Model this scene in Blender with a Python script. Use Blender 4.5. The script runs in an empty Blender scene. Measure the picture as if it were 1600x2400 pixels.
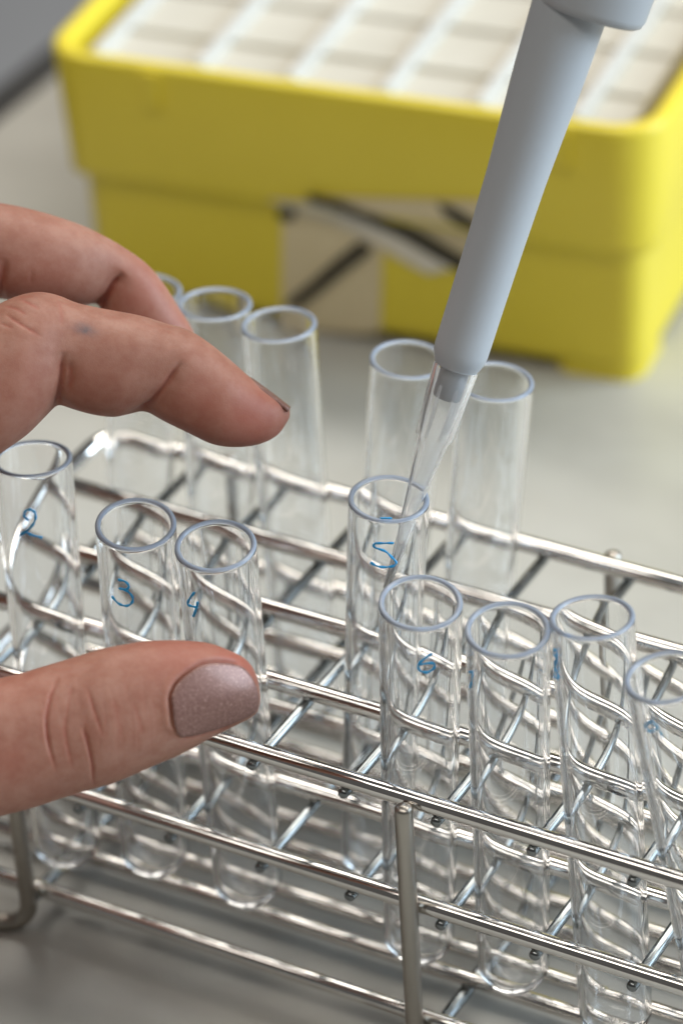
import bpy, bmesh, math, random
import numpy as np
from mathutils import Vector, Matrix
from mathutils.bvhtree import BVHTree

random.seed(7)
S = 0.001                      # all measures below are millimetres
C = bpy.context.scene.collection
sc = bpy.context.scene

# ------------------------------------------------------------------ camera
CAM_R = np.array([[0.875248887676035, -0.23554936068971774, 0.42244039023337787],
                  [0.4811360570562722, 0.5133469044814357, -0.7106215942818451],
                  [-0.049472004428837625, 0.8252220636519559, 0.5626375977836889]])
CAM_T = np.array([236.62, -366.97, 339.67])
FPX = 8500.0                   # focal length in pixels of a 1600 x 2400 frame
cam_d = bpy.data.cameras.new('camera')
cam_d.sensor_fit = 'VERTICAL'
cam_d.sensor_height = 22.3
cam_d.sensor_width = 22.3
cam_d.lens = FPX / 2400 * 22.3
cam_d.clip_start = 0.01
cam_d.clip_end = 50
cam_d.dof.use_dof = True
cam_d.dof.focus_distance = 0.540
cam_d.dof.aperture_fstop = 7.4
cam_d.dof.aperture_blades = 0
cam = bpy.data.objects.new('camera', cam_d)
C.objects.link(cam)
m4 = Matrix([[*CAM_R[i], CAM_T[i] * S] for i in range(3)] + [[0, 0, 0, 1]])
cam.matrix_world = m4
sc.camera = cam

# ------------------------------------------------------------------ world, lamps, exposure
w = bpy.data.worlds.new('World'); sc.world = w; w.use_nodes = True
bg = w.node_tree.nodes['Background']
bg.inputs[0].default_value = (1.0, 0.97, 0.94, 1)
bg.inputs[1].default_value = 0.095

def area_lamp(name, loc, target, sx, sy, power, col):
    d = bpy.data.lights.new(name, 'AREA'); d.shape = 'RECTANGLE'
    d.size = sx; d.size_y = sy; d.energy = power; d.color = col
    o = bpy.data.objects.new(name, d); C.objects.link(o)
    o.location = loc
    o.rotation_euler = (Vector(target) - Vector(loc)).to_track_quat('-Z', 'Y').to_euler()
    return o
# the room's window (to the right of the bench) and its ceiling luminaires
area_lamp('window_light', (1.80, 0.98, 0.80), (0, 0.05, 0), 1.5, 1.2, 62, (0.70, 0.86, 1.0))
for x0, x1, y0, y1, pw in ((-1.3, 1.3, 0.82, 1.42, 42), (-0.93, 1.3, -1.0, -0.58, 16)):
    area_lamp('ceiling_panel', ((x0 + x1) / 2, (y0 + y1) / 2, 1.75), ((x0 + x1) / 2, (y0 + y1) / 2 - 0.001, 0), x1 - x0, y1 - y0, pw, (1.0, 0.95, 0.87))

sc.view_settings.view_transform = 'Standard'
sc.view_settings.look = 'None'
sc.view_settings.exposure = 0.06
sc.view_settings.gamma = 1.0
sc.cycles.max_bounces = 28
sc.cycles.transmission_bounces = 26
sc.cycles.glossy_bounces = 8
sc.cycles.diffuse_bounces = 4
sc.cycles.transparent_max_bounces = 16
sc.cycles.sample_clamp_indirect = 6.0
sc.cycles.blur_glossy = 0.6
sc.cycles.use_denoising = True

# ------------------------------------------------------------------ pixel helpers (frame 1600 x 2400) used for measuring
def at(u, v, d):
    c = np.array([(u - 800) / FPX * d, -(v - 1200) / FPX * d, -d])
    return CAM_T + CAM_R @ c
def ray(u, v):
    d = CAM_R @ np.array([(u - 800) / FPX, -(v - 1200) / FPX, -1.0])
    return d / np.linalg.norm(d)
def atz(u, v, z):
    d = ray(u, v); return CAM_T + d * ((z - CAM_T[2]) / d[2])
def project(P):
    d = (np.atleast_2d(P) - CAM_T) @ CAM_R
    return 800 + FPX * d[:, 0] / -d[:, 2], 1200 - FPX * d[:, 1] / -d[:, 2], -d[:, 2]

# ------------------------------------------------------------------ materials
def new_mat(name):
    m = bpy.data.materials.new(name); m.use_nodes = True
    nt = m.node_tree; b = nt.nodes['Principled BSDF']
    return m, nt, b
def node(nt, kind, **kw):
    n = nt.nodes.new(kind)
    for k, v in kw.items():
        if hasattr(n, k): setattr(n, k, v)
    return n
def ramp(nt, fac, stops):
    r = nt.nodes.new('ShaderNodeValToRGB')
    while len(r.color_ramp.elements) < len(stops): r.color_ramp.elements.new(0.5)
    for e, (p, c) in zip(r.color_ramp.elements, stops):
        e.position = p; e.color = (*c, 1)
    nt.links.new(fac, r.inputs[0]); return r
def noise(nt, scale, detail=4, rough=0.5, vec=None, sx=None):
    tc = nt.nodes.new('ShaderNodeTexCoord')
    n = nt.nodes.new('ShaderNodeTexNoise')
    n.inputs['Scale'].default_value = scale; n.inputs['Detail'].default_value = detail
    n.inputs['Roughness'].default_value = rough
    src = tc.outputs['Object']
    if sx:
        mp = nt.nodes.new('ShaderNodeMapping'); mp.inputs['Scale'].default_value = sx
        nt.links.new(src, mp.inputs[0]); src = mp.outputs[0]
    nt.links.new(src, n.inputs['Vector']); return n
def bump(nt, b, h, strength, dist, prev=None):
    bp = nt.nodes.new('ShaderNodeBump'); bp.inputs['Strength'].default_value = strength
    bp.inputs['Distance'].default_value = dist
    nt.links.new(h, bp.inputs['Height'])
    if prev: nt.links.new(prev.outputs[0], bp.inputs['Normal'])
    nt.links.new(bp.outputs[0], b.inputs['Normal']); return bp

def mat_steel():
    m, nt, b = new_mat('polished_steel')
    b.inputs['Metallic'].default_value = 1
    n = noise(nt, 60, 5, 0.6)
    r = ramp(nt, n.outputs[0], [(0.3, (0.68, 0.655, 0.63)), (0.7, (0.78, 0.76, 0.735))])
    nt.links.new(r.outputs[0], b.inputs['Base Color'])
    n2 = noise(nt, 400, 4, 0.6)
    r2 = ramp(nt, n2.outputs[0], [(0.3, (0.045,) * 3), (0.75, (0.10,) * 3)])
    nt.links.new(r2.outputs[0], b.inputs['Roughness'])
    n3 = noise(nt, 1500, 3, 0.6, sx=(0.4, 1, 1))
    bump(nt, b, n3.outputs[0], 0.03, 0.00003)
    return m
def mat_wire():
    m, nt, b = new_mat('zinc_wire')
    b.inputs['Metallic'].default_value = 1
    n = noise(nt, 120, 5, 0.6)
    r = ramp(nt, n.outputs[0], [(0.3, (0.18, 0.195, 0.20)), (0.7, (0.27, 0.285, 0.29))])
    nt.links.new(r.outputs[0], b.inputs['Base Color'])
    b.inputs['Roughness'].default_value = 0.24
    n3 = noise(nt, 800, 3, 0.6)
    bump(nt, b, n3.outputs[0], 0.06, 0.00005)
    return m
def mat_post():
    m, nt, b = new_mat('brushed_post_steel')
    b.inputs['Metallic'].default_value = 1
    n = noise(nt, 150, 5, 0.6, sx=(1, 1, 0.15))
    r = ramp(nt, n.outputs[0], [(0.3, (0.36, 0.33, 0.29)), (0.7, (0.47, 0.44, 0.40))])
    nt.links.new(r.outputs[0], b.inputs['Base Color'])
    b.inputs['Roughness'].default_value = 0.34
    n3 = noise(nt, 1200, 3, 0.6, sx=(1, 1, 0.1))
    bump(nt, b, n3.outputs[0], 0.3, 0.0001)
    return m
def mat_tube(name, col, rough, ior=1.5):
    m, nt, b = new_mat(name)
    b.inputs['Base Color'].default_value = (*col, 1)
    b.inputs['Transmission Weight'].default_value = 1
    b.inputs['Roughness'].default_value = rough
    b.inputs['IOR'].default_value = ior
    if name.startswith('bluish'): b.inputs['Transmission Weight'].default_value = 0.64
    if name.startswith('natural'): b.inputs['Transmission Weight'].default_value = 0.88
    return m
def mat_plain(name, c0, c1, rough, scale=40, bumps=None, spec=0.5, sx=None, coat=0):
    m, nt, b = new_mat(name)
    n = noise(nt, scale, 5, 0.55, sx=sx)
    r = ramp(nt, n.outputs[0], [(0.3, c0), (0.7, c1)])
    nt.links.new(r.outputs[0], b.inputs['Base Color'])
    b.inputs['Roughness'].default_value = rough
    b.inputs['Specular IOR Level'].default_value = spec
    b.inputs['Coat Weight'].default_value = coat
    if bumps:
        n3 = noise(nt, bumps[0], 3, 0.5)
        bump(nt, b, n3.outputs[0], bumps[1], bumps[2])
    return m
def mat_bench():
    m, nt, b = new_mat('bench_laminate')
    n = noise(nt, 9, 6, 0.6)
    r = ramp(nt, n.outputs[0], [(0.3, (0.455, 0.447, 0.41)), (0.7, (0.52, 0.512, 0.475))])
    sm = noise(nt, 26, 4, 0.6, sx=(1, 1.8, 1))
    r2 = ramp(nt, sm.outputs[0], [(0.35, (1, 1, 1)), (0.72, (0.80, 0.79, 0.78))])
    mx = nt.nodes.new('ShaderNodeMix'); mx.data_type = 'RGBA'; mx.blend_type = 'MULTIPLY'
    mx.inputs[0].default_value = 1
    nt.links.new(r.outputs[0], mx.inputs[6]); nt.links.new(r2.outputs[0], mx.inputs[7])
    nt.links.new(mx.outputs[2], b.inputs['Base Color'])
    rr = ramp(nt, sm.outputs[0], [(0.3, (0.28,) * 3), (0.7, (0.45,) * 3)])
    nt.links.new(rr.outputs[0], b.inputs['Roughness'])
    n3 = noise(nt, 350, 4, 0.6)
    bump(nt, b, n3.outputs[0], 0.12, 0.0003)
    return m
def mat_skin():
    m, nt, b = new_mat('skin')
    n = noise(nt, 45, 6, 0.62)
    base = ramp(nt, n.outputs[0], [(0.22, (0.29, 0.122, 0.083)), (0.5, (0.375, 0.185, 0.132)), (0.8, (0.455, 0.255, 0.19))])
    n2 = noise(nt, 420, 5, 0.65)
    mott = ramp(nt, n2.outputs[0], [(0.36, (0.86, 0.75, 0.71)), (0.62, (1.0, 1.0, 1.0))])
    mx0 = nt.nodes.new('ShaderNodeMix'); mx0.data_type = 'RGBA'; mx0.blend_type = 'MULTIPLY'; mx0.inputs[0].default_value = 1
    nt.links.new(base.outputs[0], mx0.inputs[6]); nt.links.new(mott.outputs[0], mx0.inputs[7])
    at_b = nt.nodes.new('ShaderNodeAttribute'); at_b.attribute_name = 'redness'
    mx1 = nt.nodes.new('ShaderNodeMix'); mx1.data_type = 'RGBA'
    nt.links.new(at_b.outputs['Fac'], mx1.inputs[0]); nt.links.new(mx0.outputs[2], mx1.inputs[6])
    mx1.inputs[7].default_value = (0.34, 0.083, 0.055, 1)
    at_i = nt.nodes.new('ShaderNodeAttribute'); at_i.attribute_name = 'ink'
    ni = noise(nt, 900, 3, 0.7)
    mul = nt.nodes.new('ShaderNodeMath'); mul.operation = 'MULTIPLY'
    nt.links.new(at_i.outputs['Fac'], mul.inputs[0]); nt.links.new(ni.outputs[0], mul.inputs[1])
    mx2 = nt.nodes.new('ShaderNodeMix'); mx2.data_type = 'RGBA'
    nt.links.new(mul.outputs[0], mx2.inputs[0]); nt.links.new(mx1.outputs[2], mx2.inputs[6])
    mx2.inputs[7].default_value = (0.12, 0.10, 0.11, 1)
    nt.links.new(mx2.outputs[2], b.inputs['Base Color'])
    b.inputs['Subsurface Weight'].default_value = 0.3
    b.inputs['Subsurface Radius'].default_value = (1.0, 0.36, 0.2)
    b.inputs['Subsurface Scale'].default_value = 0.0022
    b.inputs['Roughness'].default_value = 0.52
    b.inputs['Specular IOR Level'].default_value = 0.38
    v = nt.nodes.new('ShaderNodeTexVoronoi'); v.feature = 'DISTANCE_TO_EDGE'; v.inputs['Scale'].default_value = 2600
    tc = nt.nodes.new('ShaderNodeTexCoord'); nt.links.new(tc.outputs['Object'], v.inputs['Vector'])
    n3 = noise(nt, 3800, 3, 0.6)
    bp = bump(nt, b, v.outputs['Distance'], 0.22, 0.0001)
    bump(nt, b, n3.outputs[0], 0.16, 0.0001, bp)
    return m
def mat_nail():
    m, nt, b = new_mat('mauve_nail_polish')
    n = noise(nt, 2600, 3, 0.7)
    r = ramp(nt, n.outputs[0], [(0.34, (0.185, 0.088, 0.072)), (0.55, (0.24, 0.124, 0.10)), (0.72, (0.36, 0.22, 0.185))])
    nt.links.new(r.outputs[0], b.inputs['Base Color'])
    b.inputs['Metallic'].default_value = 0.3
    b.inputs['Roughness'].default_value = 0.45
    b.inputs['Coat Weight'].default_value = 0.2
    b.inputs['Coat Roughness'].default_value = 0.18
    n3 = noise(nt, 1500, 3, 0.6)
    bump(nt, b, n3.outputs[0], 0.25, 0.0001)
    return m

M = dict(
    steel=mat_steel(), wire=mat_wire(), post=mat_post(), bench=mat_bench(), skin=mat_skin(), nail=mat_nail(),
    tube=mat_tube('clear_polystyrene', (0.985, 0.99, 0.995), 0.0, 1.52),
    rim=mat_tube('bluish_lit_rim', (0.72, 0.82, 1.0), 0.14, 1.40),  # blue of light caught in the clear rims, put into their colour
    tip=mat_tube('natural_polypropylene', (0.98, 0.983, 0.987), 0.12, 1.19),
    ink=mat_plain('blue_marker_ink', (0.0, 0.27, 0.62), (0.02, 0.38, 0.78), 0.5, 300),
    grey=mat_plain('grey_pipette_plastic', (0.40, 0.42, 0.445), (0.43, 0.45, 0.475), 0.42, 30, (900, 0.06, 0.0002)),
    nose=mat_plain('dark_grey_plastic', (0.17, 0.18, 0.20), (0.20, 0.21, 0.23), 0.42, 30),
    yellow=mat_plain('yellow_plastic', (0.78, 0.625, 0.04), (0.82, 0.665, 0.05), 0.42, 25, (500, 0.08, 0.0003)),
    card=mat_plain('white_divider_card', (0.56, 0.53, 0.45), (0.61, 0.58, 0.50), 0.8, 60, (300, 0.2, 0.0003)),
    card_white=mat_plain('white_foam_divider', (0.58, 0.58, 0.55), (0.63, 0.63, 0.60), 0.7, 60, (300, 0.2, 0.0003)),
    tape=mat_plain('cream_paper_tape', (0.68, 0.57, 0.35), (0.74, 0.63, 0.40), 0.75, 90),
    tape_white=mat_plain('pale_paper_tape', (0.70, 0.65, 0.54), (0.75, 0.70, 0.60), 0.75, 90),
    black=mat_plain('black_marker', (0.03, 0.026, 0.015), (0.06, 0.05, 0.03), 0.7, 120),
    edge=mat_plain('black_edge_trim', (0.012, 0.012, 0.012), (0.03, 0.03, 0.03), 0.5, 30),
    floor=mat_plain('grey_floor', (0.33, 0.33, 0.34), (0.38, 0.38, 0.39), 0.6, 3),
)

# ------------------------------------------------------------------ mesh helpers
def make(name, verts, faces, mat, parent=None, smooth=True, mats=None, fmi=None):
    me = bpy.data.meshes.new(name)
    me.from_pydata([tuple(float(c) * S for c in v) for v in verts], [], faces)
    for mm in (mats or [mat]): me.materials.append(mm)
    if fmi is not None: me.polygons.foreach_set('material_index', fmi)
    if smooth: me.polygons.foreach_set('use_smooth', [True] * len(me.polygons))
    me.update()
    o = bpy.data.objects.new(name, me); C.objects.link(o)
    if parent: o.parent = parent; o.matrix_parent_inverse = parent.matrix_world.inverted()
    return o
def empty(name, loc):
    o = bpy.data.objects.new(name, None); C.objects.link(o)
    o.empty_display_size = 0.01
    o.location = [c * S for c in loc]
    o.matrix_world = Matrix.Translation([c * S for c in loc])
    return o
def tag(o, label, cat, group=None, kind=None):
    if label: o['label'] = label
    if cat: o['category'] = cat
    if group: o['group'] = group
    if kind: o['kind'] = kind
    return o
def frames(path):
    P = [np.array(p, float) for p in path]
    T = []
    for i in range(len(P)):
        a = P[max(0, i - 1)]; b = P[min(len(P) - 1, i + 1)]
        t = b - a; T.append(t / np.linalg.norm(t))
    up = np.array([0, 0, 1.0]) if abs(T[0][2]) < 0.9 else np.array([1.0, 0, 0])
    n = np.cross(T[0], up); n /= np.linalg.norm(n)
    out = []
    for t in T:
        n = n - t * (n @ t); n /= np.linalg.norm(n)
        out.append((n.copy(), np.cross(t, n)))
    return P, T, out
def sweep(path, rad, seg=16, cap=True, flat=1.0):
    """tube along a path with rounded ends; rad is a number or one per point"""
    P, T, F = frames(path)
    R = [rad] * len(P) if np.isscalar(rad) else list(rad)
    rings = []
    if cap:
        for a in (80, 55, 28):
            c, s = math.cos(math.radians(a)), math.sin(math.radians(a))
            rings.append((P[0] - T[0] * R[0] * 0.6 * s, R[0] * c, F[0]))
    for p, r, f in zip(P, R, F): rings.append((p, r, f))
    if cap:
        for a in (28, 55, 80):
            c, s = math.cos(math.radians(a)), math.sin(math.radians(a))
            rings.append((P[-1] + T[-1] * R[-1] * 0.6 * s, R[-1] * c, F[-1]))
    V = []; Fc = []
    for (p, r, (n, b)) in rings:
        for k in range(seg):
            a = 2 * math.pi * k / seg
            V.append(p + n * r * math.cos(a) + b * r * math.sin(a) * flat)
    for i in range(len(rings) - 1):
        for k in range(seg):
            k2 = (k + 1) % seg
            Fc.append((i * seg + k, i * seg + k2, (i + 1) * seg + k2, (i + 1) * seg + k))
    Fc.append(tuple(range(seg - 1, -1, -1)))
    Fc.append(tuple((len(rings) - 1) * seg + k for k in range(seg)))
    return V, Fc
def straight(a, b, n=2, wob=0.0):
    a = np.array(a, float); b = np.array(b, float)
    out = []
    ph = random.random() * 6
    for i in range(n):
        t = i / (n - 1)
        p = a + (b - a) * t
        if wob: p = p + np.array([0, math.sin(ph + t * 5) * wob, math.cos(ph * 2 + t * 4) * wob])
        out.append(p)
    return out
def lathe(profile, o, ax, seg=48):
    """profile: list of (distance along ax, radius); open poles allowed at radius 0"""
    ax = np.array(ax, float); ax /= np.linalg.norm(ax)
    up = np.array([0, 0, 1.0]) if abs(ax[2]) < 0.9 else np.array([1.0, 0, 0])
    n = np.cross(ax, up); n /= np.linalg.norm(n); b = np.cross(ax, n)
    V = []; F = []; idx = []
    for (s, r) in profile:
        c = np.array(o) + ax * s
        if r < 1e-6:
            idx.append([len(V)]); V.append(c)
        else:
            idx.append(list(range(len(V), len(V) + seg)))
            for k in range(seg):
                a = 2 * math.pi * k / seg
                V.append(c + n * r * math.cos(a) + b * r * math.sin(a))
    strips = []
    for i in range(len(profile) - 1):
        A, B = idx[i], idx[i + 1]
        for k in range(seg):
            k2 = (k + 1) % seg
            if len(A) == 1 and len(B) == 1: continue
            if len(A) == 1: F.append((A[0], B[k2], B[k]))
            elif len(B) == 1: F.append((A[k], A[k2], B[0]))
            else: F.append((A[k], A[k2], B[k2], B[k]))
            strips.append(i)
    return V, F, strips
def rounded_rect(x0, x1, y0, y1, r, n=8):
    pts = []
    for cx, cy, a0 in ((x1 - r, y1 - r, 0), (x0 + r, y1 - r, 90), (x0 + r, y0 + r, 180), (x1 - r, y0 + r, 270)):
        for i in range(n + 1):
            a = math.radians(a0 + 90 * i / n)
            pts.append((cx + r * math.cos(a), cy + r * math.sin(a)))
    return pts
def bevel_box(name, lo, hi, mat, parent, bev=0.4, xf=None):
    bm = bmesh.new()
    bmesh.ops.create_cube(bm, size=1)
    for v in bm.verts:
        v.co = Vector([lo[i] + (v.co[i] + 0.5) * (hi[i] - lo[i]) for i in range(3)])
    bmesh.ops.bevel(bm, geom=list(bm.edges), offset=bev, segments=2, affect='EDGES')
    V = [np.array(v.co) for v in bm.verts]
    if xf: V = [xf(v) for v in V]
    F = [tuple(v.index for v in f.verts) for f in bm.faces]
    bm.free()
    return make(name, V, F, mat, parent, smooth=False)

# ------------------------------------------------------------------ the setting
ZB = -50.0
me_v = [(-204, -700, ZB), (900, -700, ZB), (900, 1100, ZB), (-204, 1100, ZB)]
bt_v = me_v + [(x, y, ZB - 30) for x, y, z in me_v]
bt = make('bench_top', bt_v, [(0, 1, 2, 3), (7, 6, 5, 4), (0, 4, 5, 1), (1, 5, 6, 2), (2, 6, 7, 3), (3, 7, 4, 0)], M['bench'], smooth=False)
tag(bt, None, None, kind='structure')
V = [(-213.0, -700, ZB + 0.6), (-204, -700, ZB + 0.6), (-204, 1100, ZB + 0.6), (-213.0, 1100, ZB + 0.6)]
V += [(x, y, ZB - 32) for x, y, z in V]
make('edge_trim', V, [(0, 1, 2, 3), (7, 6, 5, 4), (0, 4, 5, 1), (1, 5, 6, 2), (2, 6, 7, 3), (3, 7, 4, 0)], M['edge'], bt, smooth=False)
fl = make('floor', [(-3500, -2500, -930), (2500, -2500, -930), (2500, 3500, -930), (-3500, 3500, -930)], [(0, 1, 2, 3)], M['floor'], smooth=False)
tag(fl, None, None, kind='structure')

# ------------------------------------------------------------------ the wire rack
Q = 16.63; H1 = 20.2; H2 = 43.2
XR = 108.0; XL = -67.0; RR = 1.46; RW = 0.88; RB = 1.3
rack = empty('test_tube_rack', (20, 33, ZB))
tag(rack, 'shiny steel wire rack holding the numbered clear tubes', 'tube rack')
def frame_path(z):
    r = 5.0
    pts = [np.array([x, 0, z]) for x in np.linspace(XR, XL + r, 14)]
    pts += [np.array([XL + r - r * math.sin(a), r - r * math.cos(a), z]) for a in np.linspace(0, math.pi / 2, 8)[1:]]
    pts += [np.array([XL, y, z]) for y in np.linspace(r, 4 * Q - r, 8)[1:]]
    pts += [np.array([XL + r - r * math.cos(a), 4 * Q - r + r * math.sin(a), z]) for a in np.linspace(0, math.pi / 2, 8)[1:]]
    pts += [np.array([x, 4 * Q, z]) for x in np.linspace(XL + r, XR, 14)[1:]]
    return pts
WX = {k: k * 16.0 for k in range(-3, 7)}
WX[-3] = -49.6; WX[-2] = -32.9; WX[0] = 0.5; WX[1] = 16.5
for z in (0.0, -H1):
    V, F = sweep(frame_path(z), RR, 20)
    make('frame_rail', V, F, M['steel'], rack)
    for j in (1, 2, 3):
        V, F = sweep(straight((XL + 1.4, j * Q, z), (XR, j * Q, z), 12, 0.04), RR, 20)
        make('rail', V, F, M['steel'], rack)
    for k, x in WX.items():
        e = random.uniform(-0.3, 0.3)
        V, F = sweep(straight((x + e * 0.5, -1.0, z - RR - RW + 0.12), (x - e * 0.5, 4 * Q + 2.0, z - RR - RW + 0.12), 3), RW, 16)
        make('cross_wire', V, F, M['wire'], rack)
for y in (0.0, 10.5, 16.7, 27.0, 33.3, 43.8, 50.0, 56.8, 66.5):
    V, F = sweep(straight((XL + 4, y, -H2), (XR, y, -H2), 10, 0.04), RB, 20)
    make('bottom_rail', V, F, M['steel'], rack)
for x in (-44.6, 30.0, 98.0):
    V, F = sweep(straight((x, -2.0, -H2 - RB - RW + 0.0), (x, 68.5, -H2 - RB - RW + 0.0), 3), RW * 1.25, 16)
    make('cross_wire', V, F, M['wire'], rack)
RP = 1.42
for x in (-43.6, 27.8, 99.0):
    for y, sgn in ((-RR - RP, -1), (4 * Q + RR + RP, 1)):
        # straight post with a foot bent outwards along the bench
        r = 4.2; zt = -0.1 if sgn > 0 else 0.1
        zf = ZB + RP
        dv = np.array([-0.93, 0.36 * sgn, 0])
        pts = [np.array([x, y, z]) for z in np.linspace(zt, zf + r, 10)]
        pts += [np.array([x, y, zf + r]) + dv * (r - r * math.cos(a)) + np.array([0, 0, -r * math.sin(a)]) for a in np.linspace(0, math.pi / 2, 9)[1:]]
        pts += [pts[-1] + dv * t for t in (4.0, 9.0)]
        V, F = sweep(pts, RP, 20)
        make('post', V, F, M['post'], rack)

# ------------------------------------------------------------------ test tubes
TUBES = {  # rim centre, centre of the rounded end
    '2': ([-43.92, 12.71, 33.63], [-41.38, 6.51, -35.06]),
    '3': ([-20.87, 5.48, 32.48], [-27.15, 10.79, -36.03]),
    '4': ([-6.92, 5.5, 32.62], [-9.54, 10.77, -36.13]),
    '5': ([11.21, 26.38, 33.28], [5.74, 25.89, -35.5]),
    '6': ([27.49, 5.67, 32.45], [21.69, 10.67, -36.12]),
    '7': ([41.87, 5.1, 32.44], [38.15, 10.86, -36.22]),
    '8': ([52.33, 11.18, 33.82], [56.9, 8.01, -34.97]),
    '9': ([66.51, 5.74, 31.39], [75.14, 10.47, -36.9]),
    'b0': ([-54.25, 63.28, 33.92], [-57.89, 55.42, -34.53]),
    'b1': ([-40.22, 62.25, 35.12], [-39.65, 56.39, -33.63]),
    'b2': ([-27.25, 60.68, 35.32], [-24.7, 57.9, -33.58]),
    'b3': ([-4.03, 61.42, 34.2], [-9.51, 57.06, -34.45]),
    'b4': ([11.54, 61.33, 34.13], [6.4, 57.14, -34.55]),
}
TLAB = {
    '2': 'clear tube with a blue 2, nearest the bent hand',
    '3': 'clear tube with a blue 3, behind the thumb',
    '4': 'clear tube with a blue 4, behind the thumb nail',
    '5': 'clear tube with a blue 5 that the pipette tip reaches into',
    '6': 'clear tube with a blue 6, in front of the tube numbered 5',
    '7': 'clear tube between the one numbered 6 and the one leaning back beside it',
    '8': 'clear tube with a wide open rim and blue mark on its edge, third from the picture edge',
    '9': 'clear tube cut by the right picture edge with a blue 9',
    'b0': 'blurred clear tube in the back row, rim half hidden by the middle finger',
    'b1': 'blurred clear tube in the back row just right of the middle finger',
    'b2': 'blurred clear tube in the back row above the index fingertip',
    'b3': 'blurred clear back row tube left of the pipette tip',
    'b4': 'blurred clear back row tube right of the pipette tip',
}
TLAB['2'] = 'clear tube with a blue 2, cut by the left picture edge'
TLAB['7'] = 'clear tube with a thin blue 7 on its side, next to tube 6'
TLAB['8'] = 'clear tube with a smeared blue 8 at its edge, between tubes 7 and 9'
TLAB['9'] = 'clear tube with a faint blue 9, cut by the right picture edge'
RO_T, RO_B, WALL = 6.15, 5.6, 0.86
tube_obj = {}; tube_geo = {}
for n, (t, b) in TUBES.items():
    t = np.array(t); b = np.array(b)
    ax = (t - b) / np.linalg.norm(t - b)
    zc = -H2 + RB + RO_B - 0.02                    # the rounded end rests on the bottom rail
    b = b + ax * ((zc - b[2]) / ax[2])
    L = np.linalg.norm(t - b)
    prof = []
    for a in np.linspace(90, 0, 10): prof.append((-RO_B * math.sin(math.radians(a)), RO_B * math.cos(math.radians(a)) if a < 90 else 0))
    for s in list(np.linspace(0, 1, 8)[1:-1]) + [1 - 1.6 / L, 1 - 0.5 / L, 1.0]: prof.append((s * (L - 0.35), RO_B + (RO_T - RO_B) * s))
    n_out = len(prof)
    prof += [(L - 0.12, RO_T - 0.08), (L, RO_T - 0.3), (L, RO_T - WALL + 0.3), (L - 0.12, RO_T - WALL + 0.08), (L - 0.35, RO_T - WALL)]
    n_rim = len(prof)
    for s in [1 - 0.5 / L, 1 - 1.6 / L] + list(np.linspace(1, 0, 8)[1:]): prof.append((s * (L - 0.35), RO_B - WALL + (RO_T - RO_B) * s))
    ri = RO_B - WALL
    for a in np.linspace(0, 90, 10)[1:]: prof.append((-(ri - 0.9) * math.sin(math.radians(a)), ri * math.cos(math.radians(a)) if a < 90 else 0))
    V, F, st = lathe(prof, b, ax, 56)
    fmi = [1 if n_out - 1 <= s < n_rim - 1 else 0 for s in st]
    o = make('test_tube', V, F, None, None, True, [M['tube'], M['rim']], fmi)
    tag(o, TLAB[n], 'test tube', 'clear test tubes standing in the wire rack')
    tube_obj[n] = o; tube_geo[n] = (b, ax, L)

def on_tube(n, u, v, off=0.05):
    """nearest point of the tube's outer wall seen at a pixel"""
    b, ax, L = tube_geo[n]
    d = ray(u, v); w0 = CAM_T - b
    dp = d - ax * (d @ ax); wp = w0 - ax * (w0 @ ax)
    r = RO_B + (RO_T - RO_B) * 0.85 + off
    A = dp @ dp; B = 2 * dp @ wp; Cc = wp @ wp - r * r
    disc = max(0.0, B * B - 4 * A * Cc)
    return CAM_T + d * ((-B - math.sqrt(disc)) / (2 * A))
DIG = {
    '2': (0, 950, 3.92, [[(262, 1050), (232, 1030), (222, 995), (245, 966), (285, 960), (318, 980), (330, 1025), (312, 1085), (255, 1150), (180, 1194), (235, 1166), (300, 1193), (385, 1214)]]),
    '3': (0, 1300, 3.92, [[(1090, 228), (1150, 245), (1185, 285), (1165, 315), (1100, 312), (1165, 330), (1213, 378), (1220, 425), (1190, 462), (1140, 468), (1080, 440), (1035, 385)]]),
    '4': (0, 1000, 1.96, [[(892, 762), (872, 790), (863, 815), (880, 824), (905, 830)], [(909, 806), (902, 835), (890, 868)]]),
    '5': (560, 1150, 3.92, [[(1415, 480), (1330, 482), (1248, 486), (1246, 520), (1340, 555), (1400, 610), (1440, 655), (1422, 688), (1350, 703), (1270, 693), (1212, 662)]]),
    '6': (800, 1000, 1.96, [[(415, 1042), (378, 1068), (352, 1095), (362, 1122), (395, 1127), (425, 1107), (418, 1086), (362, 1092)]]),
    '7': (1050, 1480, 5.227, [[(255, 500), (300, 500), (288, 590), (268, 680)]]),
    '8': (1050, 1480, 5.227, [[(1300, 215), (1290, 270), (1322, 330), (1300, 400), (1320, 480), (1345, 575), (1308, 560), (1300, 470), (1330, 350), (1320, 250), (1300, 215)]]),
    '9': (1400, 1480, 7.84, [[(1090, 1730), (1000, 1665), (900, 1690), (880, 1760), (960, 1835), (1060, 1800), (1090, 1730), (1140, 1840), (1190, 1960)]]),
}
def smooth_poly(pts, n=6):
    P = [np.array(p, float) for p in pts]; P = [P[0]] + P + [P[-1]]
    out = []
    for i in range(1, len(P) - 2):
        for k in range(n):
            t = k / n
            a, b, c, d = P[i - 1], P[i], P[i + 1], P[i + 2]
            out.append(0.5 * ((2 * b) + (-a + c) * t + (2 * a - 5 * b + 4 * c - d) * t * t + (-a + 3 * b - 3 * c + d) * t ** 3))
    out.append(P[-2]); return out
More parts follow.
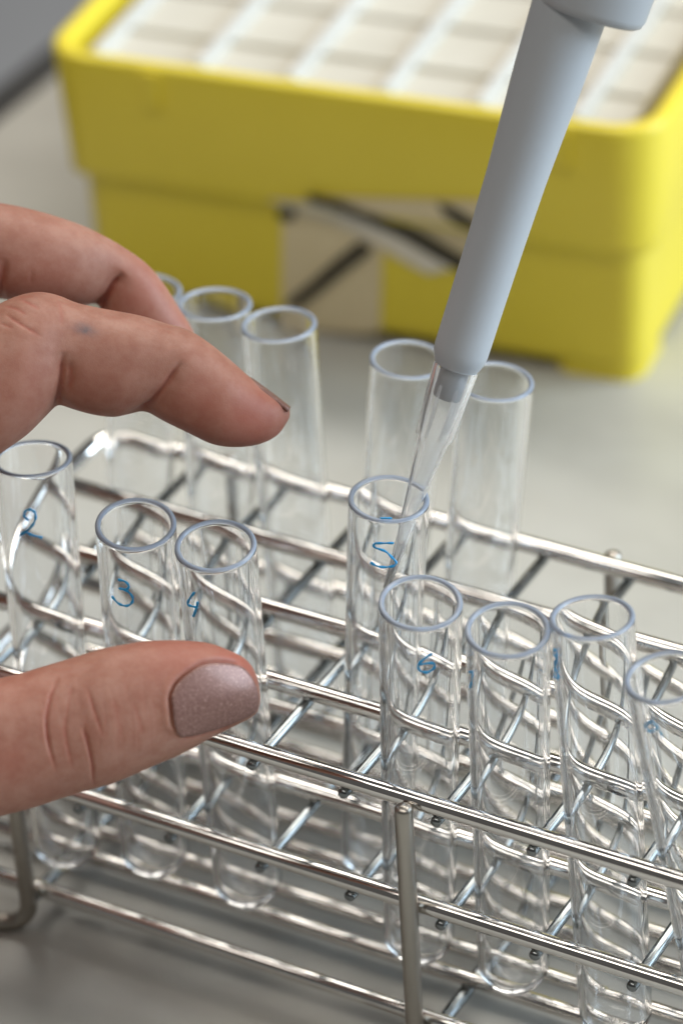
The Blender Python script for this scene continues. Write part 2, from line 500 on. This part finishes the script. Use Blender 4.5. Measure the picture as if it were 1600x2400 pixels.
for n, (ox, oy, k, strokes) in DIG.items():
    V = []; F = []
    for stk in strokes:
        pts = [on_tube(n, ox + x / k, oy + y / k) for x, y in smooth_poly(stk)]
        pts = [p for i, p in enumerate(pts) if i == 0 or np.linalg.norm(p - pts[i - 1]) > 0.02]
        w_ink = 0.13 if n in '789' else 0.18
        rad = [w_ink + 0.05 * math.sin(i * 0.9) for i in range(len(pts))]; rad[-1] = w_ink + 0.07
        v, f = sweep(pts, rad, 8)
        F += [tuple(i + len(V) for i in q) for q in f]; V += v
    make('marker_digit', V, F, M['ink'], tube_obj[n])
# small ink dash across the rim of tube 5
p0 = [on_tube('5', 892 + i * 5, 1214 + (i % 2)) for i in range(6)]
V, F = sweep(p0, 0.15, 8); make('marker_dash', V, F, M['ink'], tube_obj['5'])

# ------------------------------------------------------------------ pipette with its tip
A0 = atz(972, 1163, 33.3)
dep0 = project(A0)[2][0]
ang = math.radians(17.3); tau = math.radians(15.5)
axc = np.array([math.sin(ang) * math.cos(tau), math.cos(ang) * math.cos(tau), math.sin(tau)])
AX = CAM_R @ axc
def s_at_v(v):
    """distance along the axis (mm from the rim crossing) whose picture row is v"""
    lo, hi = -60.0, 160.0
    for _ in range(50):
        mid = (lo + hi) / 2
        if project(A0 + AX * mid)[1][0] > v: lo = mid
        else: hi = mid
    return lo
s0 = s_at_v(858)
pip = empty('pipette', A0 + AX * s0)
tag(pip, 'grey laboratory pipette with a clear tip, dipping into tube 5', 'pipette')
O = A0 + AX * s0
V, F, _ = lathe([(-5.2, 0), (-5.2, 1.95), (-5.0, 2.1), (0.2, 2.2), (0.2, 0)], O, AX, 40)
make('nose_cone', V, F, M['nose'], pip)
V, F, _ = lathe([(-0.3, 0), (-0.3, 3.2), (-0.1, 3.3), (0.7, 3.65), (1.7, 4.02), (2.6, 4.12), (4.5, 4.14), (9, 4.16), (20, 4.28), (30, 4.5), (38, 4.9), (46, 5.3), (58, 5.7), (75, 5.9), (75, 0)], O, AX, 56)
make('shaft', V, F, M['grey'], pip)
# handle: wider body, set off to one side of the shaft
sc0 = s_at_v(22) - s0
side = CAM_R @ np.array([math.cos(ang), -math.sin(ang), 0])
OH = O + side * 2.8
V, F, _ = lathe([(sc0, 0), (sc0, 7.2), (sc0 + 0.4, 7.9), (sc0 + 1.4, 8.3), (sc0 + 12, 8.8), (sc0 + 30, 10), (sc0 + 70, 12), (sc0 + 95, 12), (sc0 + 97, 10), (sc0 + 97, 0)], OH, AX, 56)
make('handle', V, F, M['grey'], pip)
# tip: thin walled cone with a collar and ribs
outer = [(-0.1, 3.42), (-0.6, 3.46), (-6, 3.1), (-11.6, 2.72), (-12.0, 2.45), (-18.6, 1.66), (-26, 1.02), (-36, 0.5)]
inner = [(-36, 0.27), (-26, 0.76), (-18.6, 1.36), (-12.3, 2.12), (-11.4, 2.36), (-6, 2.72), (-0.6, 3.08), (-0.1, 3.1)]
V, F, _ = lathe(outer + inner + [outer[0]], O, AX, 40)
tipo = make('disposable_tip', V, F, M['tip'], pip)
nb = np.cross(AX, side)
for k in range(8):
    a = 2 * math.pi * k / 8 + 0.35
    dr = side * math.cos(a) + nb * math.sin(a)
    V, F = sweep([O + AX * s + dr * r for s, r in ((-3, 3.32), (-7, 3.06), (-11.2, 2.78))], 0.28, 8)
    make('tip_rib', V, F, M['tip'], tipo)

# ------------------------------------------------------------------ yellow storage box
FD = np.array([0.9915, 0.130, 0.0]); FD /= np.linalg.norm(FD); FN = np.array([-FD[1], FD[0], 0])
BA = np.array([-76.33, 182.81, ZB])
def bx(s, n, h): return BA + FD * s + FN * n + np.array([0, 0, h])
box = empty('storage_box', bx(-6, 60, 0))
tag(box, 'yellow plastic freezer box with white dividers and strips of tape', 'storage box')
S0, S1, N0, N1 = -71.5, 58.5, -5.4, 123.0
def ring(ins, h, r): return [bx(x, y, h) for x, y in rounded_rect(S0 + ins, S1 - ins, N0 + ins, N1 - ins, r * (0.8 if h > 32 else 0.55))]
loops = [ring(6.2, 2.6, 9), ring(5.2, 3.0, 9.5), ring(5.0, 5, 9.5), ring(4.6, 28.6, 10), ring(4.2, 29.8, 10), ring(2.2, 31.2, 11),
         ring(1.4, 33.2, 11.5), ring(0.3, 57.6, 12), ring(0.5, 58.8, 12), ring(1.0, 59.2, 11.5), ring(3.2, 59.2, 10),
         ring(3.7, 58.7, 9.5), ring(3.9, 57.4, 9.5), ring(6.5, 30, 8), ring(7.4, 4.0, 8)]
V = []; F = []
nn = len(loops[0])
for lp in loops: V += lp
for i in range(len(loops) - 1):
    for k in range(nn):
        k2 = (k + 1) % nn
        F.append((i * nn + k, i * nn + k2, (i + 1) * nn + k2, (i + 1) * nn + k))
F.append(tuple(range(nn - 1, -1, -1))); F.append(tuple((len(loops) - 1) * nn + k for k in range(nn)))
make('box_body', V, F, M['yellow'], box)
bxv = lambda v: bx(*v)
for sa, sb in ((S0 + 5.2, S0 + 24), (S1 - 24, S1 - 5.2)):
    for na_, nb_ in ((N0 + 5.2, N0 + 24), (N1 - 24, N1 - 5.2)):
        pts = [bx(x, y, 0.0) for x, y in rounded_rect(sa, sb, na_, nb_, 5.0)]
        k_ = len(pts)
        make('foot', pts + [p + np.array([0, 0, 3.2]) for p in pts], [tuple(range(k_ - 1, -1, -1)), tuple(range(k_, 2 * k_))] + [(i, (i + 1) % k_, k_ + (i + 1) % k_, k_ + i) for i in range(k_)], M['yellow'], box, smooth=False)
for s in (-46.5, 39.5):
    bevel_box('lid_catch', (s - 2.0, N0 - 0.5, 49.9), (s + 2.0, N0 + 1.2, 58.4), M['yellow'], box, 0.4, bxv)
for s in (-62.0, -39.6, -19.7, 0.2, 20.0, 39.8):
    bevel_box('divider', (s - 1.4, 2.4, 34.0), (s + 1.4, 114.5, 57.0), M['card_white'], box, 0.5, bxv)
for n in (17.3, 35.7, 54.2, 72.7, 91.2, 109.7):
    bevel_box('cross_divider', (-63.0, n - 1.2, 34.0), (49.5, n + 1.2, 55.7), M['card'], box, 0.5, bxv)
bevel_box('tray_floor', (-63.5, 2.2, 33.0), (50.0, 115, 54.8), M['card'], box, 0.3, bxv)
# tape and marker strokes on the front
def patch(name, poly, off, mat, h_on_upper=31.0):
    """flat strip glued on the front wall, given as (s, h) outline; follows the step of the wall"""
    def nf(h): return N0 + ((1.4 - (h - 33.2) * 0.045) if h > 33.2 else (4.2 - (h - 29.8) * 0.82 if h > 29.8 else 4.6 + (28.6 - h) * 0.016))
    P = np.array(poly, float)
    # subdivide the polygon into rows of constant h
    hs = np.linspace(P[:, 1].min(), P[:, 1].max(), 26)
    rows = []
    for h in hs:
        h_ = min(max(h, P[:, 1].min() + 1e-3), P[:, 1].max() - 1e-3)
        xs = []
        for i in range(len(P)):
            a, b = P[i], P[(i + 1) % len(P)]
            if (a[1] - h_) * (b[1] - h_) < 0: xs.append(a[0] + (b[0] - a[0]) * (h_ - a[1]) / (b[1] - a[1]))
        if len(xs) >= 2: rows.append((min(xs), max(xs), h))
    V = []; F = []
    for a, b, h in rows:
        n = nf(h)
        V += [bx(a, n - off, h), bx(b, n - off, h), bx(a, n - off + 0.18, h), bx(b, n - off + 0.18, h)]
    for i in range(len(rows) - 1):
        j = i * 4; k = j + 4
        F += [(j, j + 1, k + 1, k), (j + 2, k + 2, k + 3, j + 3), (j, k, k + 2, j + 2), (j + 1, j + 3, k + 3, k + 1)]
    j = (len(rows) - 1) * 4
    F += [(0, 2, 3, 1), (j, j + 1, j + 3, j + 2)]
    return make(name, V, F, mat, box, smooth=False)
def front_sh(u, v):
    d = ray(u, v); o = BA - FN * 0.4
    X = CAM_T + d * (((o - CAM_T) @ FN) / (d @ FN))
    return ((X - BA) @ FD, X[2] - ZB)
def fp(lst): return [front_sh(600 + x / 2.613, 400 + y / 2.613) for x, y in lst]
patch('tape_strip', fp([(110, 120), (170, 180), (160, 830), (190, 960), (760, 1010), (775, 470), (740, 300), (300, 150)]), 0.25, M['tape'])
patch('tape_strip', fp([(330, 95), (700, 110), (1480, 125), (1500, 420), (1250, 590), (1000, 600), (700, 440), (500, 240)]), 0.45, M['tape'])
patch('tape_strip', fp([(105, 120), (330, 130), (560, 190), (830, 330), (1240, 580), (1060, 620), (760, 430), (430, 270), (200, 225)]), 0.75, M['tape_white'])
patch('marker_stroke', fp([(360, 75), (520, 100), (700, 185), (1000, 350), (1350, 540), (1330, 640), (1200, 570), (900, 395), (700, 300), (470, 160), (380, 125)]), 1.0, M['black'])
patch('marker_stroke', fp([(640, 415), (720, 430), (715, 485), (560, 600), (400, 730), (270, 830), (200, 830), (195, 790), (330, 680), (500, 530)]), 1.0, M['black'])
patch('marker_stroke', fp([(150, 225), (215, 200), (260, 235), (245, 275), (190, 290), (145, 265)]), 1.0, M['black'])
patch('marker_stroke', fp([(1160, 130), (1260, 160), (1420, 260), (1420, 340), (1330, 300), (1200, 205)]), 1.0, M['black'])

# ------------------------------------------------------------------ the hand
def crop(pairs, ox, oy, k): return [((ox + a / k, oy + b / k), (ox + c / k, oy + d / k)) for a, b, c, d in pairs]
IDX = crop([(1330, 1088, 1334, 1128), (1318, 1075, 1322, 1150), (1285, 1045, 1275, 1215), (1220, 1005, 1190, 1258), (1150, 950, 1080, 1271),
            (1080, 887, 975, 1257), (1010, 828, 860, 1203), (940, 775, 750, 1150), (860, 728, 668, 1106), (770, 703, 600, 1117),
            (660, 668, 530, 1132), (560, 648, 450, 1126), (450, 628, 370, 1107), (350, 605, 302, 1085), (270, 572, 266, 1076),
            (180, 556, 215, 1125), (80, 575, 130, 1210), (-30, 625, 40, 1275), (-150, 690, -60, 1345), (-400, 800, -250, 1480), (-700, 880, -520, 1620), (-1000, 950, -850, 1700)], 0, 400, 1.96)
MID = crop([(925, 850, 860, 910), (912, 800, 770, 920), (880, 720, 660, 900), (830, 640, 560, 845), (780, 560, 500, 765), (720, 475, 472, 690), (660, 415, 462, 640),
            (590, 365, 452, 612), (500, 310, 430, 612), (400, 260, 370, 622), (280, 215, 270, 622), (140, 175, 140, 612), (0, 148, 0, 588),
            (-200, 130, -190, 570), (-500, 150, -480, 610), (-800, 230, -760, 700), (-1000, 300, -960, 780)], 0, 400, 1.96)
THB = [((607, 1605), (611, 1643)), ((601, 1582), (608, 1657)), ((590, 1560), (598, 1676)), ((570, 1540), (570, 1692)), ((535, 1523), (530, 1712)),
       ((495, 1508), (490, 1732)), ((450, 1502), (445, 1758)), ((400, 1500), (398, 1780)), ((345, 1502), (350, 1800)), ((290, 1510), (300, 1822)),
       ((240, 1520), (255, 1840)), ((190, 1535), (205, 1853)), ((140, 1550), (155, 1868)), ((90, 1565), (105, 1885)), ((40, 1580), (55, 1900)),
       ((-20, 1592), (0, 1914)), ((-150, 1615), (-110, 1945)), ((-400, 1620), (-360, 2010)), ((-700, 1600), (-650, 2000)), ((-950, 1600), (-900, 1900))]
def loft(pairs, depth_of, kthick, seg=40, ex=2.25):
    V = []; F = []
    n = len(pairs)
    # resample for smoothness
    U = smooth_poly([p[0] for p in pairs], 4); Lw = smooth_poly([p[1] for p in pairs], 4)
    m = len(U)
    for i, (a, b) in enumerate(zip(U, Lw)):
        t = i / (m - 1)
        d = depth_of(t)
        pa, pb = at(*a, d), at(*b, d)
        c = (pa + pb) / 2; W = (pa - pb) / 2
        toc = CAM_T - c; toc /= np.linalg.norm(toc)
        k = kthick(t) if callable(kthick) else kthick
        Vv = toc * np.linalg.norm(W) * k
        for q in range(seg):
            an = 2 * math.pi * q / seg
            cx, sx = math.cos(an), math.sin(an)
            cx = math.copysign(abs(cx) ** (2 / ex), cx); sx = math.copysign(abs(sx) ** (2 / ex), sx)
            V.append(c + W * cx + Vv * sx)
    for i in range(m - 1):
        for q in range(seg):
            q2 = (q + 1) % seg
            F.append((i * seg + q, i * seg + q2, (i + 1) * seg + q2, (i + 1) * seg + q))
    F.append(tuple(range(seg - 1, -1, -1))); F.append(tuple((m - 1) * seg + q for q in range(seg)))
    return V, F
lerp = lambda a, b: (lambda t: a + (b - a) * t)
def sink(a, b, t0, extra):
    # the root of a finger slides into the palm
    def f(t):
        k = min(1.0, max(0.0, (t - t0) / (1 - t0)))
        return a + (b - a) * t + extra * k * k * (3 - 2 * k)
    return f
HV = []; HF = []
def addh(v, f):
    global HV, HF
    o = len(HV); HV += v; HF += [tuple(i + o for i in q) for q in f]
addh(*loft(IDX, sink(545, 541, 0.82, 14), 0.95))
addh(*loft(MID, lerp(570, 557), 0.95))
addh(*loft(THB, sink(530, 523, 0.8, 26), 0.86))
# palm, heel of the hand, wrist and the two remaining fingers, all beyond the frame
PALM = [((-480, 720), (-420, 1900)), ((-600, 690), (-520, 2000)), ((-850, 720), (-800, 2020)), ((-1100, 850), (-1050, 1960)), ((-1350, 1050), (-1300, 1850)), ((-1550, 1180), (-1530, 1800))]
addh(*loft(PALM, lerp(549, 560), lerp(0.40, 0.72), 48, 2.3))
RNG = [((-215, 640), (-160, 690)), ((-200, 560), (-330, 740)), ((-300, 500), (-400, 690)), ((-420, 500), (-440, 710)), ((-560, 560), (-560, 780)), ((-760, 640), (-720, 880))]
addh(*loft(RNG, lerp(584, 566), 0.95))
LTL = [((-330, 690), (-290, 730)), ((-330, 620), (-430, 780)), ((-420, 580), (-490, 760)), ((-540, 600), (-560, 790)), ((-760, 700), (-740, 900))]
addh(*loft(LTL, lerp(600, 578), 0.95))
tmp = make('hand_source', HV, HF, M['skin'])
rm = tmp.modifiers.new('r', 'REMESH'); rm.mode = 'VOXEL'; rm.voxel_size = 0.00033; rm.use_smooth_shade = True
dg = bpy.context.evaluated_depsgraph_get()
hme = bpy.data.meshes.new_from_object(tmp.evaluated_get(dg))
bpy.data.objects.remove(tmp)
nv = len(hme.vertices)
co = np.empty(nv * 3, np.float32); hme.vertices.foreach_get('co', co); co = co.reshape(-1, 3).astype(np.float64) / S
ed = np.empty(len(hme.edges) * 2, np.int32); hme.edges.foreach_get('vertices', ed); ed = ed.reshape(-1, 2)
deg = np.bincount(ed.ravel(), minlength=nv).astype(float)[:, None]
def lap_step(c, lam):
    s = np.zeros_like(c)
    np.add.at(s, ed[:, 0], c[ed[:, 1]]); np.add.at(s, ed[:, 1], c[ed[:, 0]])
    return c + lam * (s / np.maximum(deg, 1) - c)
for _ in range(10):
    co = lap_step(co, 0.6); co = lap_step(co, -0.5)
for _ in range(5): co = lap_step(co, 0.5)
off = np.clip((-90 - project(co)[0]) / 120, 0, 1)[:, None]      # blend the roots of the fingers into the palm
for _ in range(60): co = co + (lap_step(co, 0.9) - co) * off
hme.vertices.foreach_set('co', (co * S).astype(np.float32).ravel()); hme.update()
nor = np.empty(nv * 3, np.float32); hme.vertices.foreach_get('normal', nor); nor = nor.reshape(-1, 3).astype(np.float64)
# the surface before creasing, used to seat the nail
pu, pv, pd = project(co)
lo_ = np.empty(len(hme.loops), np.int32); hme.loops.foreach_get('vertex_index', lo_)
ls_ = np.empty(len(hme.polygons), np.int32); hme.polygons.foreach_get('loop_start', ls_)
lt_ = np.empty(len(hme.polygons), np.int32); hme.polygons.foreach_get('loop_total', lt_)
okp = (pu[lo_[ls_]] > 330) & (pv[lo_[ls_]] > 1440)
bvh = BVHTree.FromPolygons([Vector(c) for c in co], [tuple(int(v) for v in lo_[a:a + n_]) for a, n_ in zip(ls_[okp], lt_[okp])])
toc = CAM_T - co; toc /= np.linalg.norm(toc, axis=1)[:, None]
facing = np.clip((nor * toc).sum(1), 0, 1)
front = np.clip(facing * 4, 0, 1)
disp = np.zeros(nv); redness = np.zeros(nv); ink = np.zeros(nv)
SUB = np.where((pu > -60) & (front > 0))[0]
su, sv, sd = pu[SUB], pv[SUB], pd[SUB]
def seg_dist(poly):
    P = smooth_poly(poly, 5)
    best = np.full(len(SUB), 1e9); tt = np.zeros(len(SUB))
    m = len(P) - 1
    for i in range(m):
        a, b = P[i], P[i + 1]; d = b - a; L2 = d @ d + 1e-9
        t = np.clip(((su - a[0]) * d[0] + (sv - a[1]) * d[1]) / L2, 0, 1)
        q = np.hypot(su - a[0] - t * d[0], sv - a[1] - t * d[1])
        k = q < best; best[k] = q[k]; tt[k] = (i + t[k]) / m
    return best, tt
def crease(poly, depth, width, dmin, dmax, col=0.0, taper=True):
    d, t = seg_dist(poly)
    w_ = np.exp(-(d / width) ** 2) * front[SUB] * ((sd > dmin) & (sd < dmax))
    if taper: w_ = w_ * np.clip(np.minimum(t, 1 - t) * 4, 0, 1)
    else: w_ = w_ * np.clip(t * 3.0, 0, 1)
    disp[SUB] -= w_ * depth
    redness[SUB] = np.maximum(redness[SUB], w_ * col)  # creases also turn darker and redder
ci = lambda l: [(x / 1.96, 400 + y / 1.96) for x, y in l]
cz = lambda l: [(x / 3.92, 680 + y / 3.92) for x, y in l]
ct = lambda l: [(x / 1.96, 1000 + y / 1.96) for x, y in l]
IR = (525, 550); MR = (545, 571); TR = (505, 531)
# index finger: joint creases, then the knuckle wrinkles
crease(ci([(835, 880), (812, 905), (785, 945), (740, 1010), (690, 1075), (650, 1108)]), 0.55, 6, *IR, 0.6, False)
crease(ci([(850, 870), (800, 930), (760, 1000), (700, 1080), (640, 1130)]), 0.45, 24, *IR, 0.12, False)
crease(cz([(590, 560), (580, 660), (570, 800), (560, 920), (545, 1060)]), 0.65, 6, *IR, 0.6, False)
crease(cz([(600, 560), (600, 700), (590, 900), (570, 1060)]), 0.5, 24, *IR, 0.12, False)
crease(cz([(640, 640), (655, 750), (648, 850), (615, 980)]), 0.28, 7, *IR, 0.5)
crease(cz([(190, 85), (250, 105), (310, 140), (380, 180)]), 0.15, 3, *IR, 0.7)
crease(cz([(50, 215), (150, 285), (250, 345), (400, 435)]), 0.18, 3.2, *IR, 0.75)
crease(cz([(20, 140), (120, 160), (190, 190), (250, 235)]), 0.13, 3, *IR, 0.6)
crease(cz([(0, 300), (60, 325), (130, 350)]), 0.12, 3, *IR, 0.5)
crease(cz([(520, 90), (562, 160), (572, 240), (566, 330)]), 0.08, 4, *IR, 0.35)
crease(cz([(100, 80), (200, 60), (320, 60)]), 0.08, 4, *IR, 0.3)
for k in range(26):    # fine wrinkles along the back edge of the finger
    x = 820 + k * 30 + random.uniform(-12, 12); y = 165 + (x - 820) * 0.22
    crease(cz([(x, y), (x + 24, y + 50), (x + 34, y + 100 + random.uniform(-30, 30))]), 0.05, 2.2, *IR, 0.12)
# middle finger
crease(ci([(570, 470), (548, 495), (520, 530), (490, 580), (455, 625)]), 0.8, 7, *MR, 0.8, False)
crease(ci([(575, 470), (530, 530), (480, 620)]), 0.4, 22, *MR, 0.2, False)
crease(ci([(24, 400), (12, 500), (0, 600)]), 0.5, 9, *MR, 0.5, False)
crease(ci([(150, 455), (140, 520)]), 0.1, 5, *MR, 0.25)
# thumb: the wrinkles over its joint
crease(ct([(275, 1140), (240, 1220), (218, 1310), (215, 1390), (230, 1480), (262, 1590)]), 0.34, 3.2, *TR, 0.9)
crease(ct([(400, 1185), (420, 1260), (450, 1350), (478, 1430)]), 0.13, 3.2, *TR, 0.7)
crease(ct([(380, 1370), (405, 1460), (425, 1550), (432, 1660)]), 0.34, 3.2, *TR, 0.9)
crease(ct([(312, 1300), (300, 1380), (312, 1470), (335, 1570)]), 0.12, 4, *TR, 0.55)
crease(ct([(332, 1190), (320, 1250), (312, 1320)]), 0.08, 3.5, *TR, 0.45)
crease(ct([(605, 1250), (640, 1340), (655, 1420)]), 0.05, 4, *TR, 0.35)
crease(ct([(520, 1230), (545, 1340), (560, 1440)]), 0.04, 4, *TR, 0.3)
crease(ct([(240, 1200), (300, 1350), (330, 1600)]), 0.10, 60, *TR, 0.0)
for k in range(30):    # fine cross lines of the thumb's skin
    x = 120 + k * 20 + random.uniform(-10, 10); y = 1150 + random.uniform(-40, 160)
    crease(ct([(x, y), (x + 14, y + 80), (x + 18, y + 150 + random.uniform(0, 90))]), 0.035, 2.4, *TR, 0.12)
# nail groove of the thumb
NAIL = [(350 + x / 5.227, 1480 + y / 5.227) for x, y in
        [(270, 800), (300, 720), (335, 655), (400, 580), (500, 500), (600, 438), (720, 396), (880, 385), (1030, 400), (1150, 440), (1230, 520), (1285, 610),
         (1322, 700), (1342, 800), (1337, 900), (1310, 975), (1230, 1040), (1100, 1100), (950, 1160), (800, 1210), (600, 1265), (450, 1290), (390, 1288), (340, 1230), (305, 1120), (290, 1000), (280, 900)]]
crease([NAIL[i] for i in (22, 23, 24, 25, 26, 0, 1, 2, 3, 4, 5, 6, 7, 8)], 0.42, 6, *TR, 0.5, False)
crease([NAIL[i] for i in (22, 21, 20, 19, 18)], 0.3, 5, *TR, 0.55, False)
dn, _ = seg_dist([NAIL[i] for i in (24, 26, 1, 3, 5, 7, 9)])
disp[SUB] += np.exp(-((dn - 16) / 9) ** 2) * 0.16 * front[SUB] * ((sd > TR[0]) & (sd < TR[1])) * (su < 560)
# warmer skin on the pads and at the fold under the middle finger
def blot(u, v, r, a, dmin, dmax):
    global redness
    w_ = np.exp(-(((pu - u) ** 2 + (pv - v) ** 2) / r ** 2)) * ((pd > dmin) & (pd < dmax))
    redness = np.maximum(redness, w_ * a)
blot(590, 985, 95, 0.62, *IR); blot(480, 960, 90, 0.42, *IR); blot(640, 950, 55, 0.35, *IR)
blot(560, 1560, 75, 0.60, *TR); blot(430, 1520, 110, 0.36, *TR); blot(20, 1780, 60, 0.3, *TR); blot(60, 1600, 130, 0.2, *TR)
blot(330, 690, 90, 0.40, *MR); blot(400, 760, 90, 0.35, *MR); blot(100, 680, 120, 0.25, *MR)
blot(40, 900, 110, 0.2, *IR); blot(220, 900, 90, 0.2, *IR)
ink = np.exp(-(((pu - 198) / 26) ** 2 + ((pv - 772 - (pu - 198) * 0.25) / 13) ** 2)) * 1.5 * ((pd > IR[0]) & (pd < IR[1])) * front
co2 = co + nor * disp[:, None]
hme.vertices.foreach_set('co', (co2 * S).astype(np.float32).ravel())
for nm, arr in (('redness', redness), ('ink', ink)):
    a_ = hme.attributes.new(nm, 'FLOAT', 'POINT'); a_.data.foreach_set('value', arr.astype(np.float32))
hme.polygons.foreach_set('use_smooth', [True] * len(hme.polygons))
hme.materials.clear(); hme.materials.append(M['skin'])
hme.update(); hme.name = 'hand'
hand = bpy.data.objects.new('hand', hme); C.objects.link(hand)
tag(hand, 'hand with mauve nail polish, thumb and index finger apart over the rack', 'hand')

def grid_nail(name, outline, dmin, dmax, lift, parent):
    """curved plate seated on the finger inside a traced outline"""
    U = np.array(smooth_poly(outline + [outline[0]], 4)[:-1])
    cen = U.mean(0)
    # a smooth cubic fit of the finger surface under the plate
    A = []; D = []
    for s in np.linspace(0.05, 0.93, 9):
        for q in U[::3]:
            p = cen + (q - cen) * s
            d = Vector(ray(*p)); h = bvh.ray_cast(Vector(CAM_T), d)
            if h[0] is None: continue
            dd = project(np.array(h[0]))[2][0]
            if dmin < dd < dmax:
                x, y = (p - cen) / 100
                A.append([1, x, y, x * x, x * y, y * y, x ** 3, x * x * y, x * y * y, y ** 3]); D.append(dd)
    cf = np.linalg.lstsq(np.array(A), np.array(D), rcond=None)[0]
    def dep(p):
        x, y = (p - cen) / 100
        return float(np.array([1, x, y, x * x, x * y, y * y, x ** 3, x * x * y, x * y * y, y ** 3]) @ cf)
    V = []; F = []; m = len(U); rs = [0.12, 0.3, 0.5, 0.68, 0.82, 0.92, 0.975, 1.0, 1.0]
    V.append(at(*cen, dep(cen) - lift))
    for ri, s in enumerate(rs):
        for q in U:
            p = cen + (q - cen) * s
            l = lift if ri < 5 else (lift * 0.97, lift * 0.9, lift * 0.62, -0.5)[ri - 5]
            V.append(at(*p, dep(p) - l))
    for k in range(m): F.append((0, 1 + k, 1 + (k + 1) % m))
    for r in range(len(rs) - 1):
        for k in range(m):
            k2 = (k + 1) % m
            F.append((1 + r * m + k, 1 + (r + 1) * m + k, 1 + (r + 1) * m + k2, 1 + r * m + k2))
    return make(name, V, F, M['nail'], parent)
grid_nail('thumb_nail', NAIL, 505, 533, 0.42, hand)
# index nail, seen edge on: a curved plate over the back of the fingertip
e0 = np.array((1150 / 1.96, 400 + 952 / 1.96)); e1 = np.array((1334 / 1.96, 400 + 1090 / 1.96))
dpt = 545
Vn = []; Fn = []
nu, na = 14, 16
for layer in (0.16, -0.35):
    for i in range(nu):
        t = i / (nu - 1)
        pe = e0 + (e1 - e0) * t
        # gentle bow of the edge in the picture plane
        pe = pe + np.array((0.60, -0.80)) * (math.sin(t * math.pi) * 1.5 + 0.2)
        P_ = at(*pe, dpt)
        dirn = at(*e1, dpt) - at(*e0, dpt); dirn /= np.linalg.norm(dirn)
        tc_ = CAM_T - P_; tc_ /= np.linalg.norm(tc_)
        up_ = np.cross(tc_, dirn); up_ /= np.linalg.norm(up_)
        if (project(P_ + up_)[1][0] > project(P_)[1][0]): up_ = -up_
        rad = 6.6 - 1.2 * t
        cc = P_ - up_ * rad
        for j in range(na):
            a = math.radians(25 - 111 * j / (na - 1) - 0 * t)
            a *= 0.55 + 0.45 * min(1.0, t * 2.5 + 0.2)
            Vn.append(cc + (up_ * math.cos(a) + tc_ * math.sin(a)) * (rad + layer))
for l in (0, 1):
    o = l * nu * na
    for i in range(nu - 1):
        for j in range(na - 1):
            q = (o + i * na + j, o + i * na + j + 1, o + (i + 1) * na + j + 1, o + (i + 1) * na + j)
            Fn.append(q if l == 0 else q[::-1])
bo = [i * na for i in range(nu)] + [(nu - 1) * na + j for j in range(1, na)] + [i * na + na - 1 for i in range(nu - 2, -1, -1)] + [j for j in range(na - 2, 0, -1)]
for a, b in zip(bo, bo[1:] + bo[:1]): Fn.append((a, b, b + nu * na, a + nu * na))
make('finger_nail', Vn, Fn, M['nail'], hand)
